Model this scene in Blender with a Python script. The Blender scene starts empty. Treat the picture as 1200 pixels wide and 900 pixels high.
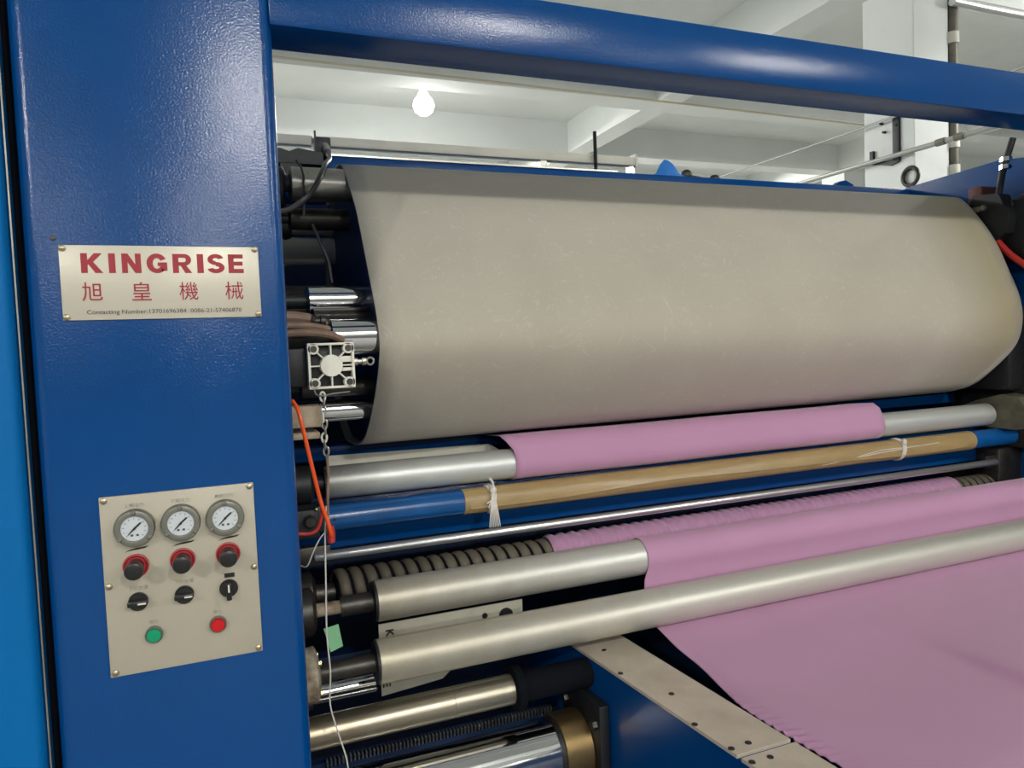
import bpy, bmesh, math, random
from mathutils import Vector, Matrix
random.seed(7)
SC = bpy.context.scene
COL = SC.collection
PI = math.pi

# ------------------------------------------------------------------ camera
cam_d = bpy.data.cameras.new('camera'); cam = bpy.data.objects.new('camera', cam_d); COL.objects.link(cam)
cam_d.sensor_width = 36.0; cam_d.lens = 36.0 * 860 / 1200; cam_d.clip_start = 0.02
def cam_matrix(loc, yaw, pitch, roll):
    cy, sy, cp, sp = math.cos(yaw), math.sin(yaw), math.cos(pitch), math.sin(pitch)
    f = Vector((sy*cp, cy*cp, -sp)); r = Vector((cy, -sy, 0)); d = f.cross(r)
    r2 = r*math.cos(roll) + d*math.sin(roll); d2 = -r*math.sin(roll) + d*math.cos(roll)
    m = Matrix.Identity(4)
    for i in range(3):
        m[i][0] = r2[i]; m[i][1] = -d2[i]; m[i][2] = -f[i]; m[i][3] = loc[i]
    return m
cam.matrix_world = cam_matrix((0, -1.15, 1.6), math.radians(21.85), math.radians(2.96), math.radians(2.28))
SC.camera = cam

# ------------------------------------------------------------------ world, exposure
w = bpy.data.worlds.new('world'); SC.world = w; w.use_nodes = True
WB = w.node_tree.nodes['Background']; WB.inputs[0].default_value = (0.95, 0.97, 1.0, 1); WB.inputs[1].default_value = 0.14
SC.view_settings.view_transform = 'Standard'; SC.view_settings.look = 'None'
SC.view_settings.gamma = 1; SC.view_settings.use_curve_mapping = False
SC.view_settings.exposure = 0.1
LAMP_W = 192.0
LAMPS = [(1.835, 5.27, 3.762, 0.65), (1.0, -4.3, 3.84, 1.0), (0.62, -9.3, 3.84, 2.6), (4.3, -4.3, 3.84, 1), (-3.2, -4.3, 3.84, 1),
         (4.3, -9.3, 3.84, 1), (-3.2, -9.3, 3.84, 1), (-2.0, 5.55, 3.84, 1), (-4.0, 9.3, 3.84, 1), (-0.5, 9.3, 3.84, 1), (3.0, 9.3, 3.84, 1), (6.6, 9.3, 3.84, 1), (6.2, 0.9, 3.84, 1)]  # the rear row behind the drum is unseen, added to brighten the ceiling

# ------------------------------------------------------------------ materials
MATS = {}
def mat(name, color, rough=0.5, metal=0.0, bump=0.0, bscale=200.0, var=0.0, vscale=6.0, coat=0.0, emit=0.0, var2=None, sheen=0.0, stretch=None, spec=None, bdist=0.002):
    if name in MATS: return MATS[name]
    m = bpy.data.materials.new(name); m.use_nodes = True; nt = m.node_tree; N = nt.nodes; L = nt.links
    b = N['Principled BSDF']
    b.inputs['Base Color'].default_value = (*color, 1); b.inputs['Roughness'].default_value = rough; b.inputs['Metallic'].default_value = metal
    if spec is not None: b.inputs['Specular IOR Level'].default_value = spec
    if coat: b.inputs['Coat Weight'].default_value = coat; b.inputs['Coat Roughness'].default_value = 0.12
    if sheen: b.inputs['Sheen Weight'].default_value = sheen; b.inputs['Sheen Roughness'].default_value = 0.5
    if emit: b.inputs['Emission Color'].default_value = (*color, 1); b.inputs['Emission Strength'].default_value = emit
    tc = N.new('ShaderNodeTexCoord'); mp = N.new('ShaderNodeMapping'); L.new(tc.outputs['Object'], mp.inputs[0])
    if stretch: mp.inputs['Scale'].default_value = stretch
    if var:
        n = N.new('ShaderNodeTexNoise'); n.inputs['Scale'].default_value = vscale; n.inputs['Detail'].default_value = 6; n.inputs['Roughness'].default_value = 0.65
        L.new(mp.outputs[0], n.inputs[0])
        r = N.new('ShaderNodeValToRGB'); r.color_ramp.elements[0].position = 0.35; r.color_ramp.elements[1].position = 0.7
        c2 = var2 if var2 else tuple(max(0, c*(1-var)) for c in color)
        r.color_ramp.elements[0].color = (*color, 1); r.color_ramp.elements[1].color = (*c2, 1)
        L.new(n.outputs[0], r.inputs[0]); L.new(r.outputs[0], b.inputs['Base Color'])
    if bump:
        n = N.new('ShaderNodeTexNoise'); n.inputs['Scale'].default_value = bscale; n.inputs['Detail'].default_value = 3
        L.new(tc.outputs['Object'], n.inputs[0])
        bp = N.new('ShaderNodeBump'); bp.inputs['Strength'].default_value = bump; bp.inputs['Distance'].default_value = bdist
        L.new(n.outputs[0], bp.inputs['Height']); L.new(bp.outputs[0], b.inputs['Normal'])
    MATS[name] = m; return m

BLUE = mat('blue hammered paint', (0.0006, 0.060, 0.235), 0.16, 0, 0.9, 330, 0.12, 3.0, spec=0.36, bdist=0.0004)
BLUE2 = mat('blue cabinet paint', (0.0005, 0.135, 0.40), 0.5, 0, 0.1, 300, 0.1, 3, spec=0.15)
BLUEPIPE = mat('blue enamel', (0.004, 0.09, 0.30), 0.25, 0, 0.12, 180, 0.25, 12)
NAVY = mat('navy frame paint', (0.006, 0.03, 0.10), 0.5, 0, 0.1, 200, 0.4, 8)
BLACK = mat('black steel', (0.012, 0.013, 0.015), 0.5, 0.2, 0.1, 120)
SHADEBLACK = mat('matt shade black', (0.006, 0.007, 0.010), 0.9, 0, 0.3, 60, spec=0.05)  # near-black that paints in the shade of bar end, grooves and gap
DARKSTEEL = mat('dark oily steel', (0.075, 0.07, 0.062), 0.42, 0.75, 0.15, 90, 0.5, 25)
STEEL = mat('worn steel', (0.46, 0.44, 0.39), 0.33, 0.9, 0.05, 150, 0.3, 14)
CHROME = mat('chrome', (0.80, 0.80, 0.80), 0.09, 1.0)
SATIN = mat('ground bright steel', (0.78, 0.78, 0.78), 0.28, 0.85)
RUSTY = mat('rusty cast iron', (0.46, 0.42, 0.31), 0.6, 0.2, 0.3, 60, 0.5, 30, var2=(0.13, 0.055, 0.02))
OILED = mat('oily khaki casting', (0.20, 0.19, 0.13), 0.55, 0.2, 0.3, 60, 0.5, 18)
BRONZE = mat('bronze', (0.50, 0.34, 0.15), 0.32, 0.95, 0.05, 120, 0.15, 10)
PLATE = mat('brushed cream plate', (0.60, 0.56, 0.455), 0.38, 0.15, 0.03, 400, 0.06, 9)
PLATE_DIM = mat('dimmed khaki panel plate', (0.46, 0.42, 0.33), 0.42, 0.1, 0.03, 400, 0.08, 9)  # browner plate, darkened to carry the light falling off down the column
PLATE2 = mat('worn steel cover plate', (0.62, 0.54, 0.43), 0.42, 0.1, 0.05, 200, 0.25, 9)
RED = mat('red lettering', (0.34, 0.012, 0.025), 0.5)
INK = mat('grey printing ink', (0.10, 0.085, 0.075), 0.6)
INKPALE = mat('faint printing ink', (0.33, 0.30, 0.25), 0.6)
BLACKPL = mat('black plastic', (0.012, 0.012, 0.012), 0.3)
REDRING = mat('red plastic ring', (0.36, 0.025, 0.03), 0.4)
GREENBTN = mat('green button', (0.0, 0.30, 0.14), 0.25)
REDBTN = mat('red button', (0.55, 0.004, 0.008), 0.25)
GREYPL = mat('grey button collar', (0.22, 0.21, 0.19), 0.35, 0.5)
BEZEL = mat('gauge bezel', (0.20, 0.20, 0.165), 0.35, 0.5, 0.05, 150)
DIAL = mat('white gauge dial', (0.58, 0.62, 0.64), 0.35)
WHITEPL = mat('white plastic', (0.72, 0.70, 0.60), 0.45)
BRASS = mat('brass screw', (0.42, 0.36, 0.24), 0.35, 0.9)
KRAFT = mat('kraft paper tape', (0.37, 0.26, 0.115), 0.33, 0, 0.15, 40, 0.2, 9, stretch=(1, 6, 6))
TWINE = mat('white twine', (0.66, 0.62, 0.56), 0.8, 0, 0.5, 300)
ORANGE = mat('orange air hose', (0.80, 0.09, 0.012), 0.3)
REDHOSE = mat('red air hose', (0.45, 0.03, 0.02), 0.35)
WIRE = mat('dark cable', (0.05, 0.045, 0.045), 0.4)
BROWNCLOTH = mat('brown taped bundle', (0.25, 0.16, 0.11), 0.6, 0, 0.4, 60, 0.5, 20)
WOOD = mat('dirty cream block', (0.50, 0.40, 0.27), 0.6, 0, 0.2, 80, 0.45, 30)
PALESHEET = mat('pale sheet', (0.62, 0.60, 0.50), 0.5, 0, 0.05, 60, 0.12, 10)
SHADEDSHEET = mat('shaded grey plate', (0.42, 0.40, 0.32), 0.5, 0, 0.05, 60, 0.2, 12)  # letter plate sits in shade; that dimness is put into the colour
GREENTAG = mat('green paper tag', (0.22, 0.50, 0.26), 0.6)
CONCRETE = mat('white painted concrete', (0.80, 0.83, 0.81), 0.75, 0, 0.15, 25, 0.08, 1.2)
FLOORM = mat('grey concrete floor', (0.30, 0.30, 0.28), 0.6, 0, 0.1, 30, 0.2, 1.0)
GREYPIPE = mat('grey pipe', (0.35, 0.36, 0.34), 0.4, 0.6)
OLDPIPE = mat('galvanised old pipe', (0.20, 0.185, 0.15), 0.5, 0.3, 0, 100, 0.6, 6)
CREAMWIRE = mat('cream cable', (0.60, 0.52, 0.38), 0.5)
BLUECLOTH = mat('blue cloth', (0.03, 0.20, 0.62), 0.7)
BULB = mat('lit lamp glass', (1.0, 0.98, 0.94), 0.4, emit=40.0)
GLASS = mat('gauge face print', (0.06, 0.06, 0.06), 0.4)

def roller_mat(name, base, dirt, x0, x1, rough=0.43, metal=0.5):
    """satin aluminium with grime worn on between x0 and x1 along the tube"""
    m = bpy.data.materials.new(name); m.use_nodes = True; nt = m.node_tree; N = nt.nodes; L = nt.links; b = N['Principled BSDF']
    b.inputs['Metallic'].default_value = metal; b.inputs['Roughness'].default_value = rough
    tc = N.new('ShaderNodeTexCoord'); sp = N.new('ShaderNodeSeparateXYZ'); L.new(tc.outputs['Object'], sp.inputs[0])
    mr = N.new('ShaderNodeMapRange'); mr.inputs[1].default_value = x0; mr.inputs[2].default_value = x1; mr.inputs[3].default_value = 1; mr.inputs[4].default_value = 0
    L.new(sp.outputs[0], mr.inputs[0])
    n = N.new('ShaderNodeTexNoise'); n.inputs['Scale'].default_value = 16; n.inputs['Detail'].default_value = 7; n.inputs['Roughness'].default_value = 0.7
    L.new(tc.outputs['Object'], n.inputs[0])
    a = N.new('ShaderNodeMath'); a.operation = 'MULTIPLY_ADD'; a.inputs[1].default_value = 0.62; L.new(mr.outputs[0], a.inputs[0])
    n2 = N.new('ShaderNodeMath'); n2.operation = 'MULTIPLY'; n2.inputs[1].default_value = 0.35; L.new(n.outputs[0], n2.inputs[0]); L.new(n2.outputs[0], a.inputs[2])
    r = N.new('ShaderNodeValToRGB'); r.color_ramp.elements[0].position = 0.28; r.color_ramp.elements[1].position = 0.95
    r.color_ramp.elements[0].color = (*base, 1); r.color_ramp.elements[1].color = (*dirt, 1)
    L.new(a.outputs[0], r.inputs[0]); L.new(r.outputs[0], b.inputs['Base Color'])
    return m
ALU_A = roller_mat('satin aluminium front', (0.60, 0.59, 0.52), (0.30, 0.25, 0.155), -0.1, 0.85)
ALU_B = roller_mat('satin aluminium upper', (0.60, 0.60, 0.55), (0.26, 0.21, 0.125), -0.1, 0.62)
ALU_G = roller_mat('satin aluminium rear', (0.56, 0.58, 0.55), (0.05, 0.035, 0.02), -0.03, 0.17)
ALU_P = roller_mat('polished grimy bar', (0.42, 0.38, 0.30), (0.17, 0.12, 0.06), -0.1, 0.4, 0.32, 0.9)
ALU_S = roller_mat('grimy grooved rubber', (0.145, 0.125, 0.09), (0.085, 0.07, 0.045), -0.1, 0.5, 0.55, 0.1)

def cloth_mat(name, color, var2, weave=900.0, fuzz=0.0, edge=None):
    m = bpy.data.materials.new(name); m.use_nodes = True; nt = m.node_tree; N = nt.nodes; L = nt.links; b = N['Principled BSDF']
    b.inputs['Roughness'].default_value = 0.75; b.inputs['Sheen Weight'].default_value = 0.25; b.inputs['Specular IOR Level'].default_value = 0.25
    tc = N.new('ShaderNodeTexCoord')
    n = N.new('ShaderNodeTexNoise'); n.inputs['Scale'].default_value = 5; n.inputs['Detail'].default_value = 6; L.new(tc.outputs['Object'], n.inputs[0])
    r = N.new('ShaderNodeValToRGB'); r.color_ramp.elements[0].position = 0.3; r.color_ramp.elements[1].position = 0.75
    r.color_ramp.elements[0].color = (*color, 1); r.color_ramp.elements[1].color = (*var2, 1); L.new(n.outputs[0], r.inputs[0])
    out = r.outputs[0]
    if fuzz:   # long pale fibres lying about on the felt
        mp = N.new('ShaderNodeMapping'); mp.inputs['Scale'].default_value = (1.0, 1.0, 1.0); L.new(tc.outputs['Object'], mp.inputs[0])
        nz = N.new('ShaderNodeTexNoise'); nz.inputs['Scale'].default_value = 9; nz.inputs['Detail'].default_value = 3; nz.inputs['Distortion'].default_value = 2.5; L.new(mp.outputs[0], nz.inputs[0])
        rr = N.new('ShaderNodeValToRGB'); e = rr.color_ramp.elements; e[0].position = 0.490; e[0].color = (0, 0, 0, 1); e[1].position = 0.51; e[1].color = (0, 0, 0, 1)
        k = e.new(0.5); k.color = (1, 1, 1, 1); L.new(nz.outputs[0], rr.inputs[0])
        nm = N.new('ShaderNodeTexNoise'); nm.inputs['Scale'].default_value = 60; L.new(tc.outputs['Object'], nm.inputs[0])
        mm = N.new('ShaderNodeMath'); mm.operation = 'MULTIPLY'; L.new(rr.outputs[0], mm.inputs[0]); L.new(nm.outputs[0], mm.inputs[1])
        m2 = N.new('ShaderNodeMath'); m2.operation = 'MULTIPLY'; m2.inputs[1].default_value = fuzz; L.new(mm.outputs[0], m2.inputs[0])
        mx = N.new('ShaderNodeMix'); mx.data_type = 'RGBA'; L.new(m2.outputs[0], mx.inputs['Factor']); L.new(out, mx.inputs['A']); mx.inputs['B'].default_value = (0.72, 0.70, 0.66, 1)
        out = mx.outputs['Result']
    if edge:   # yellowed, oily selvedge beyond x = edge[0]
        sp = N.new('ShaderNodeSeparateXYZ'); L.new(tc.outputs['Object'], sp.inputs[0])
        mr = N.new('ShaderNodeMapRange'); mr.inputs[1].default_value = edge[0]; mr.inputs[2].default_value = edge[1]; L.new(sp.outputs[0], mr.inputs[0])
        mx = N.new('ShaderNodeMix'); mx.data_type = 'RGBA'; L.new(mr.outputs[0], mx.inputs['Factor']); L.new(out, mx.inputs['A']); mx.inputs['B'].default_value = (*edge[2], 1)
        out = mx.outputs['Result']
    L.new(out, b.inputs['Base Color'])
    nb = N.new('ShaderNodeTexNoise'); nb.inputs['Scale'].default_value = weave; L.new(tc.outputs['Object'], nb.inputs[0])
    bp = N.new('ShaderNodeBump'); bp.inputs['Strength'].default_value = 0.15; bp.inputs['Distance'].default_value = 0.001; L.new(nb.outputs[0], bp.inputs['Height']); L.new(bp.outputs[0], b.inputs['Normal'])
    return m
PINK = cloth_mat('pink fabric', (0.49, 0.262, 0.41), (0.465, 0.247, 0.385))
FELT = cloth_mat('cream drum felt', (0.465, 0.43, 0.345), (0.425, 0.39, 0.315), 500, 0.35, (1.60, 1.84, (0.335, 0.295, 0.185)))

# ------------------------------------------------------------------ mesh helpers
class MB:
    def __init__(s): s.bm = bmesh.new()
    def box(s, x0, x1, y0, y1, z0, z1, bevel=0.0, seg=2):
        t = bmesh.new(); bmesh.ops.create_cube(t, size=1)
        for v in t.verts: v.co = Vector(((x0+x1)/2 + v.co.x*(x1-x0), (y0+y1)/2 + v.co.y*(y1-y0), (z0+z1)/2 + v.co.z*(z1-z0)))
        if bevel: bmesh.ops.bevel(t, geom=t.edges[:], offset=bevel, segments=seg, profile=0.5, affect='EDGES')
        return s.add(t)
    def add(s, t):
        me = bpy.data.meshes.new('tmp'); t.to_mesh(me); t.free(); s.bm.from_mesh(me); bpy.data.meshes.remove(me); return s
    def rings(s, rings, closed_ring=True, cap=True, close_path=False):
        bm = s.bm; vr = [[bm.verts.new(p) for p in r] for r in rings]; n = len(vr[0])
        pairs = list(zip(vr, vr[1:])) + ([(vr[-1], vr[0])] if close_path else [])
        for a, b in pairs:
            for i in range(n if closed_ring else n-1):
                j = (i+1) % n
                try: bm.faces.new((a[i], a[j], b[j], b[i]))
                except ValueError: pass
        if cap and closed_ring and not close_path:
            bm.faces.new(list(reversed(vr[0]))); bm.faces.new(vr[-1])
        return s
    def lathe(s, axis_pt, prof, axis='X', n=40):
        """prof = [(along, radius)]; axis through axis_pt"""
        a = Vector(axis_pt); R = []
        for t, r in prof:
            ring = []
            for k in range(n):
                c, q = r*math.cos(2*PI*k/n), r*math.sin(2*PI*k/n)
                ring.append(a + (Vector((t, c, q)) if axis == 'X' else Vector((q, t, c)) if axis == 'Y' else Vector((c, q, t))))
            R.append(ring)
        return s.rings(R)
    def cyl(s, p0, p1, r, n=24, r1=None):
        return s.tube([p0, p1], r, n, r1)
    def tube(s, path, r, n=10, r1=None, closed=False):
        P = [Vector(p) for p in path]; R = []; u = None
        for i, p in enumerate(P):
            if closed: d = P[(i+1) % len(P)] - P[i-1]
            else: d = (P[min(i+1, len(P)-1)] - P[max(i-1, 0)])
            d.normalize()
            if u is None: u = d.orthogonal().normalized()
            else: u = (u - d*u.dot(d)).normalized()
            v = d.cross(u); rr = r if r1 is None else r + (r1-r)*i/(len(P)-1)
            R.append([p + (u*math.cos(2*PI*k/n) + v*math.sin(2*PI*k/n))*rr for k in range(n)])
        return s.rings(R, close_path=closed)
    def prism(s, poly, a0, a1, axis='Y'):
        """poly in the two other axes"""
        f = {'Y': lambda u, v, t: (u, t, v), 'X': lambda u, v, t: (t, u, v), 'Z': lambda u, v, t: (u, v, t)}[axis]
        return s.rings([[Vector(f(u, v, a0)) for u, v in poly], [Vector(f(u, v, a1)) for u, v in poly]])
    def sphere(s, c, r, sz=(1, 1, 1), n=16):
        t = bmesh.new(); bmesh.ops.create_uvsphere(t, u_segments=n, v_segments=n//2+2, radius=r)
        for v in t.verts: v.co = Vector((v.co.x*sz[0], v.co.y*sz[1], v.co.z*sz[2])) + Vector(c)
        return s.add(t)
    def mesh(s, name, m, off=(0, 0, 0), smooth=35):
        bmesh.ops.recalc_face_normals(s.bm, faces=s.bm.faces[:])
        o = Vector(off)
        for v in s.bm.verts: v.co -= o
        me = bpy.data.meshes.new(name); s.bm.to_mesh(me); s.bm.free()
        me.materials.append(m)
        if smooth:
            me.polygons.foreach_set('use_smooth', [True]*len(me.polygons)); me.set_sharp_from_angle(angle=math.radians(smooth))
        return me

def link(name, data, parent=None, loc=(0, 0, 0)):
    o = bpy.data.objects.new(name, data); COL.objects.link(o); o.location = loc; o.parent = parent; return o
def tag(o, label, cat, group=None, kind=None):
    o['label'] = label; o['category'] = cat
    if group: o['group'] = group
    if kind: o['kind'] = kind
    return o
def thing(name, label, cat, loc=(0, 0, 0), group=None):
    return tag(link(name, None, None, loc), label, cat, group)
def wloc(o):
    v = Vector(o.location)
    while o.parent: o = o.parent; v += Vector(o.location)
    return v
def part(name, mb, m, parent, smooth=35, label=None):
    me = mb.mesh(name, m, wloc(parent), smooth); o = link(name, me, parent)
    if label: o['label'] = label
    return o
def solo(name, mb, m, label, cat, loc=(0, 0, 0), group=None, smooth=35):
    return tag(link(name, mb.mesh(name, m, loc, smooth), None, loc), label, cat, group)
def struct(name, mb, m, parent=None, smooth=None, label=None):
    o = link(name, mb.mesh(name, m, (0, 0, 0), smooth), parent)
    if parent is None: o['kind'] = 'structure'
    if label: o['label'] = label
    return o
def inst(name, me, parent, loc):
    return link(name, me, parent, Vector(loc) - wloc(parent))
def spline(pts, n=8):
    P = [Vector(p) for p in pts]; P = [P[0]*2-P[1]] + P + [P[-1]*2-P[-2]]; out = []
    for i in range(1, len(P)-2):
        a, b, c, d = P[i-1:i+3]
        for k in range(n):
            t = k/n; out.append(0.5*((2*b) + (c-a)*t + (2*a-5*b+4*c-d)*t*t + (3*b-a-3*c+d)*t**3))
    out.append(P[-2]); return out
def text(name, body, size, m, parent, loc, width=None, offset=0.0, rot=0.0, extrude=0.0004, height=None):
    """flat print standing in the XZ plane, facing -Y; loc = centre"""
    cu = bpy.data.curves.new(name, 'FONT'); cu.body = body; cu.size = size; cu.offset = offset; cu.extrude = extrude
    cu.align_x = 'CENTER'; cu.align_y = 'CENTER'; cu.resolution_u = 3
    o = bpy.data.objects.new('tmp', cu); COL.objects.link(o)
    bpy.context.view_layer.update()
    me = bpy.data.meshes.new_from_object(o.evaluated_get(bpy.context.evaluated_depsgraph_get()))
    bpy.data.objects.remove(o); bpy.data.curves.remove(cu)
    xs = [v.co.x for v in me.vertices]; ys = [v.co.y for v in me.vertices]
    cx, cy = (min(xs)+max(xs))/2, (min(ys)+max(ys))/2
    sx = width/(max(xs)-min(xs)) if width else 1.0; sy = height/(max(ys)-min(ys)) if height else 1.0
    c, s = math.cos(rot), math.sin(rot)
    for v in me.vertices:
        x, y, z = (v.co.x-cx)*sx, (v.co.y-cy)*sy, v.co.z
        v.co = Vector((x*c - y*s, -z, x*s + y*c))
    me.materials.clear(); me.materials.append(m); me.name = name
    return inst(name, me, parent, loc)

# ------------------------------------------------------------------ the hall
struct('floor', MB().box(-9, 13, -14, 13, -0.2, 0), FLOORM)
struct('wall_back', MB().box(-9, 13, 13, 13.2, 0, 4.15), CONCRETE)
struct('wall_left', MB().box(-9.2, -9, -14, 13.2, 0, 4.15), CONCRETE)
struct('wall_right', MB().box(13, 13.2, -14, 13.2, 0, 4.15), CONCRETE)
ceil = struct('ceiling', MB().box(-9, 13, -14, 13, 4.15, 4.3), CONCRETE)
YB = [-4.25, -0.15, 3.9, 8.0, 12.1]
XB = [-12.1, -10.3, -8.5, -6.7, -4.9, -3.1, -1.3, 0.55, 2.35, 4.72, 6.55, 8.4, 10.2, 12.0]
for x in YB: struct('beam', MB().box(x, x+0.25, -14, 13, 3.8, 4.16), CONCRETE, ceil)
edges = [-9] + YB + [13]
for y in XB:
    for a, b in zip(edges, edges[1:]):
        a2 = a if a == -9 else a+0.25
        if b > a2: struct('beam', MB().box(a2, b, y, y+0.26, 3.8, 4.16), CONCRETE, ceil)
pil = struct('pillar', MB().box(4.15, 4.46, 2.235, 2.62, 0, 3.82, 0.006), CONCRETE)
pil['label'] = 'white painted concrete pillar behind the machine with black bracket'
struct('pillar', MB().box(8.05, 8.4, 6.5, 6.9, 0, 3.82, 0.006), CONCRETE)['label'] = 'far white concrete pillar deep in the hall'

for i, (x, y, z, k) in enumerate(LAMPS):
    lab = 'lit round LED lamp hanging from the white ceiling above the drum' if i == 0 else 'unseen round LED lamp hanging from the ceiling elsewhere in the hall'
    t = thing('ceiling_lamp', lab, 'lamp', (x, y, z), 'LED lamps under the hall ceiling')
    part('stem', MB().cyl((x, y, z+0.14), (x, y, 4.16), 0.008, 8), GREYPIPE, t)
    part('socket', MB().lathe((x, y, 0), [(z+0.08, 0.05), (z+0.10, 0.052), (z+0.15, 0.028), (z+0.16, 0.01)], 'Z', 20), WHITEPL, t)
    part('bulb', MB().lathe((x, y, 0), [(z-0.085, 0.01), (z-0.08, 0.04), (z-0.05, 0.078), (z, 0.095), (z+0.05, 0.08), (z+0.085, 0.05)], 'Z', 24), BULB, t)
    ld = bpy.data.lights.new('lamp_light', 'SPOT'); ld.energy = LAMP_W*k; ld.shadow_soft_size = 0.10; ld.color = (1.0, 0.985, 0.95); ld.spot_size = math.radians(168); ld.spot_blend = 0.2
    link('lamp_light', ld, t, (0, 0, -0.11))
    ld = bpy.data.lights.new('ceiling_fill', 'POINT'); ld.energy = LAMP_W*(0.03 if i == 0 else 1.0 if y > 1 else 0.25); ld.shadow_soft_size = 0.10; ld.color = (1.0, 0.985, 0.95)  # added fill light to brighten the ceiling, stronger at the hidden rear lamps
    link('ceiling_fill', ld, t, (0, 0, -0.21))

# conduit, cables and fittings on the ceiling and the pillar
solo('conduit', MB().tube([(0.2, 4.6, 3.80), (2.0, 4.6, 3.785), (6.0, 4.6, 3.735), (7.5, 4.6, 3.72)], 0.009, 8), CREAMWIRE, 'thin cream conduit running along the underside of the ceiling beam', 'conduit', (0.2, 4.6, 3.8))
t = thing('steel_pipe', 'long grey steel pipe carried by the black bracket on the pillar', 'pipe', (4.108, 2.28, 2.721))
part('pipe', MB().tube([(4.108, 4.6, 2.728), (4.108, 2.28, 2.722), (4.108, 1.2, 2.716)], 0.016, 10), GREYPIPE, t)
for y in (1.9, 2.02): part('coupling', MB().cyl((4.108, y-0.03, 2.721), (4.108, y+0.03, 2.721), 0.022, 10), OLDPIPE, t)
solo('hanging_cable', MB().tube(spline([(4.1, 4.7, 2.99), (4.1, 3.6, 2.975), (4.1, 2.39, 2.965), (4.1, 1.4, 2.99)]), 0.008, 6), GREYPIPE, 'pale cable strung above the grey steel pipe past the pillar', 'cable', (4.1, 4.7, 2.99))
t = thing('pipe_bracket', 'black flat-bar bracket bolted to the side of the white pillar', 'bracket', (4.15, 2.36, 2.7))
part('upright', MB().box(4.135, 4.152, 2.335, 2.385, 2.69, 3.10, 0.002), BLACK, t)
part('arm', MB().prism([(2.335, 2.685), (2.40, 2.672), (2.56, 2.715), (2.56, 2.80), (2.535, 2.80), (2.535, 2.735), (2.40, 2.70)], 4.130, 4.152, 'X'), BLACK, t)
for y, z in ((2.45, 2.90), (2.47, 2.96), (2.44, 3.02), (2.36, 2.92)): part('bolt', MB().lathe((0, y, z), [(4.128, 0.009), (4.152, 0.009)], 'X', 8), BLACK, t)
solo('rubber_ring', MB().tube([(4.135, 2.255+0.055*math.cos(a), 2.57+0.055*math.sin(a)) for a in [2*PI*k/28 for k in range(28)]], 0.0135, 10, closed=True), DARKSTEEL, 'dark ring hanging on the side of the white pillar', 'ring', (4.135, 2.255, 2.51))
t = thing('down_pipe', 'brown stained vertical pipe on the corner of the white pillar', 'pipe', (4.50, 2.25, 0))
part('pipe', MB().cyl((4.50, 2.24, 0), (4.50, 2.24, 3.80), 0.034, 16), OLDPIPE, t)
for z in (2.62, 2.80, 3.46): part('clamp', MB().lathe((4.50, 2.24, 0), [(z-0.035, 0.041), (z+0.035, 0.041)], 'Z', 16), WHITEPL, t)
solo('cross_pipe', MB().tube([(4.44, 2.19, 3.665), (4.75, 2.19, 3.66), (6.2, 2.19, 3.66)], 0.028, 12), SATIN, 'shiny grey horizontal pipe beside the top of the pillar', 'pipe', (4.44, 2.19, 3.66))

# ------------------------------------------------------------------ machine frame
fr = thing('machine_frame', 'blue painted steel frame of the napping machine with tall column and top beam', 'machine frame', (0, 0.2, 0))
part('column', MB().box(-0.2305, 0.1035, 0, 0.34, 0.0, 2.75, 0.018, 5), BLUE, fr, 40)
part('top_beam', MB().box(0.10, 2.36, 0.0, 0.096, 2.086, 2.1815, 0.004, 2), BLUE, fr)
part('side_frame', MB().box(-0.20, 0.098, 0.34, 1.3, 0.0, 2.02, 0.005), BLUE, fr)
part('column', MB().box(2.36, 2.69, 0, 0.34, 0.0, 2.75, 0.018, 5), BLUE, fr, 40)
part('side_plate', MB().prism([(0.02, 0.0), (1.3, 0.0), (1.3, 1.98), (0.81, 2.117), (0.47, 2.132), (0.02, 2.07)], 2.36, 2.40, 'X'), BLUE, fr)
part('back_cover', MB().box(0.05, 2.38, 1.05, 1.08, 0.1, 2.06), NAVY, fr)
cb = part('rear_cross_beam', MB().box(0.09, 2.37, 0.80, 0.90, 2.00, 2.110, 0.004), BLUE, fr)
part('highlight_strip', MB().box(0.12, 1.15, 0.795, 0.815, 2.108, 2.1125), STEEL, cb)  # added bright strip standing in for the reflection on the beam's top edge
part('cross_bar', MB().box(0.09, 2.37, 0.585, 0.66, 1.352, 1.384, 0.003), BLUE, fr)
part('cross_beam', MB().box(0.09, 2.37, 0.475, 0.56, 1.172, 1.288, 0.006), BLUE, fr)
part('lower_cross_beam', MB().box(0.09, 0.69, 0.46, 0.50, 0.35, 0.94), NAVY, fr)
part('base_box', MB().box(0.86, 2.37, -0.5, 0.6, 0.2, 0.80), NAVY, fr)
def railx(y, left): return (0.68 + (0.267-y)*0.0736) if left else (0.797 + (0.27-y)*0.052)
part('rail', MB().prism([(railx(0.46, 1)+.002, 0.46), (railx(-0.75, 1)+.002, -0.75), (railx(-0.75, 0)-.002, -0.75), (railx(0.46, 0)-.002, 0.46)], 0.25, 0.944, 'Z'), BLUE, fr)

part('plugged_hole', MB().lathe((-.194, 0, 1.769), [(.001, .0035), (-.001, .0034), (-.0014, .002)], 'Y', 12), DARKSTEEL, fr)

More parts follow.
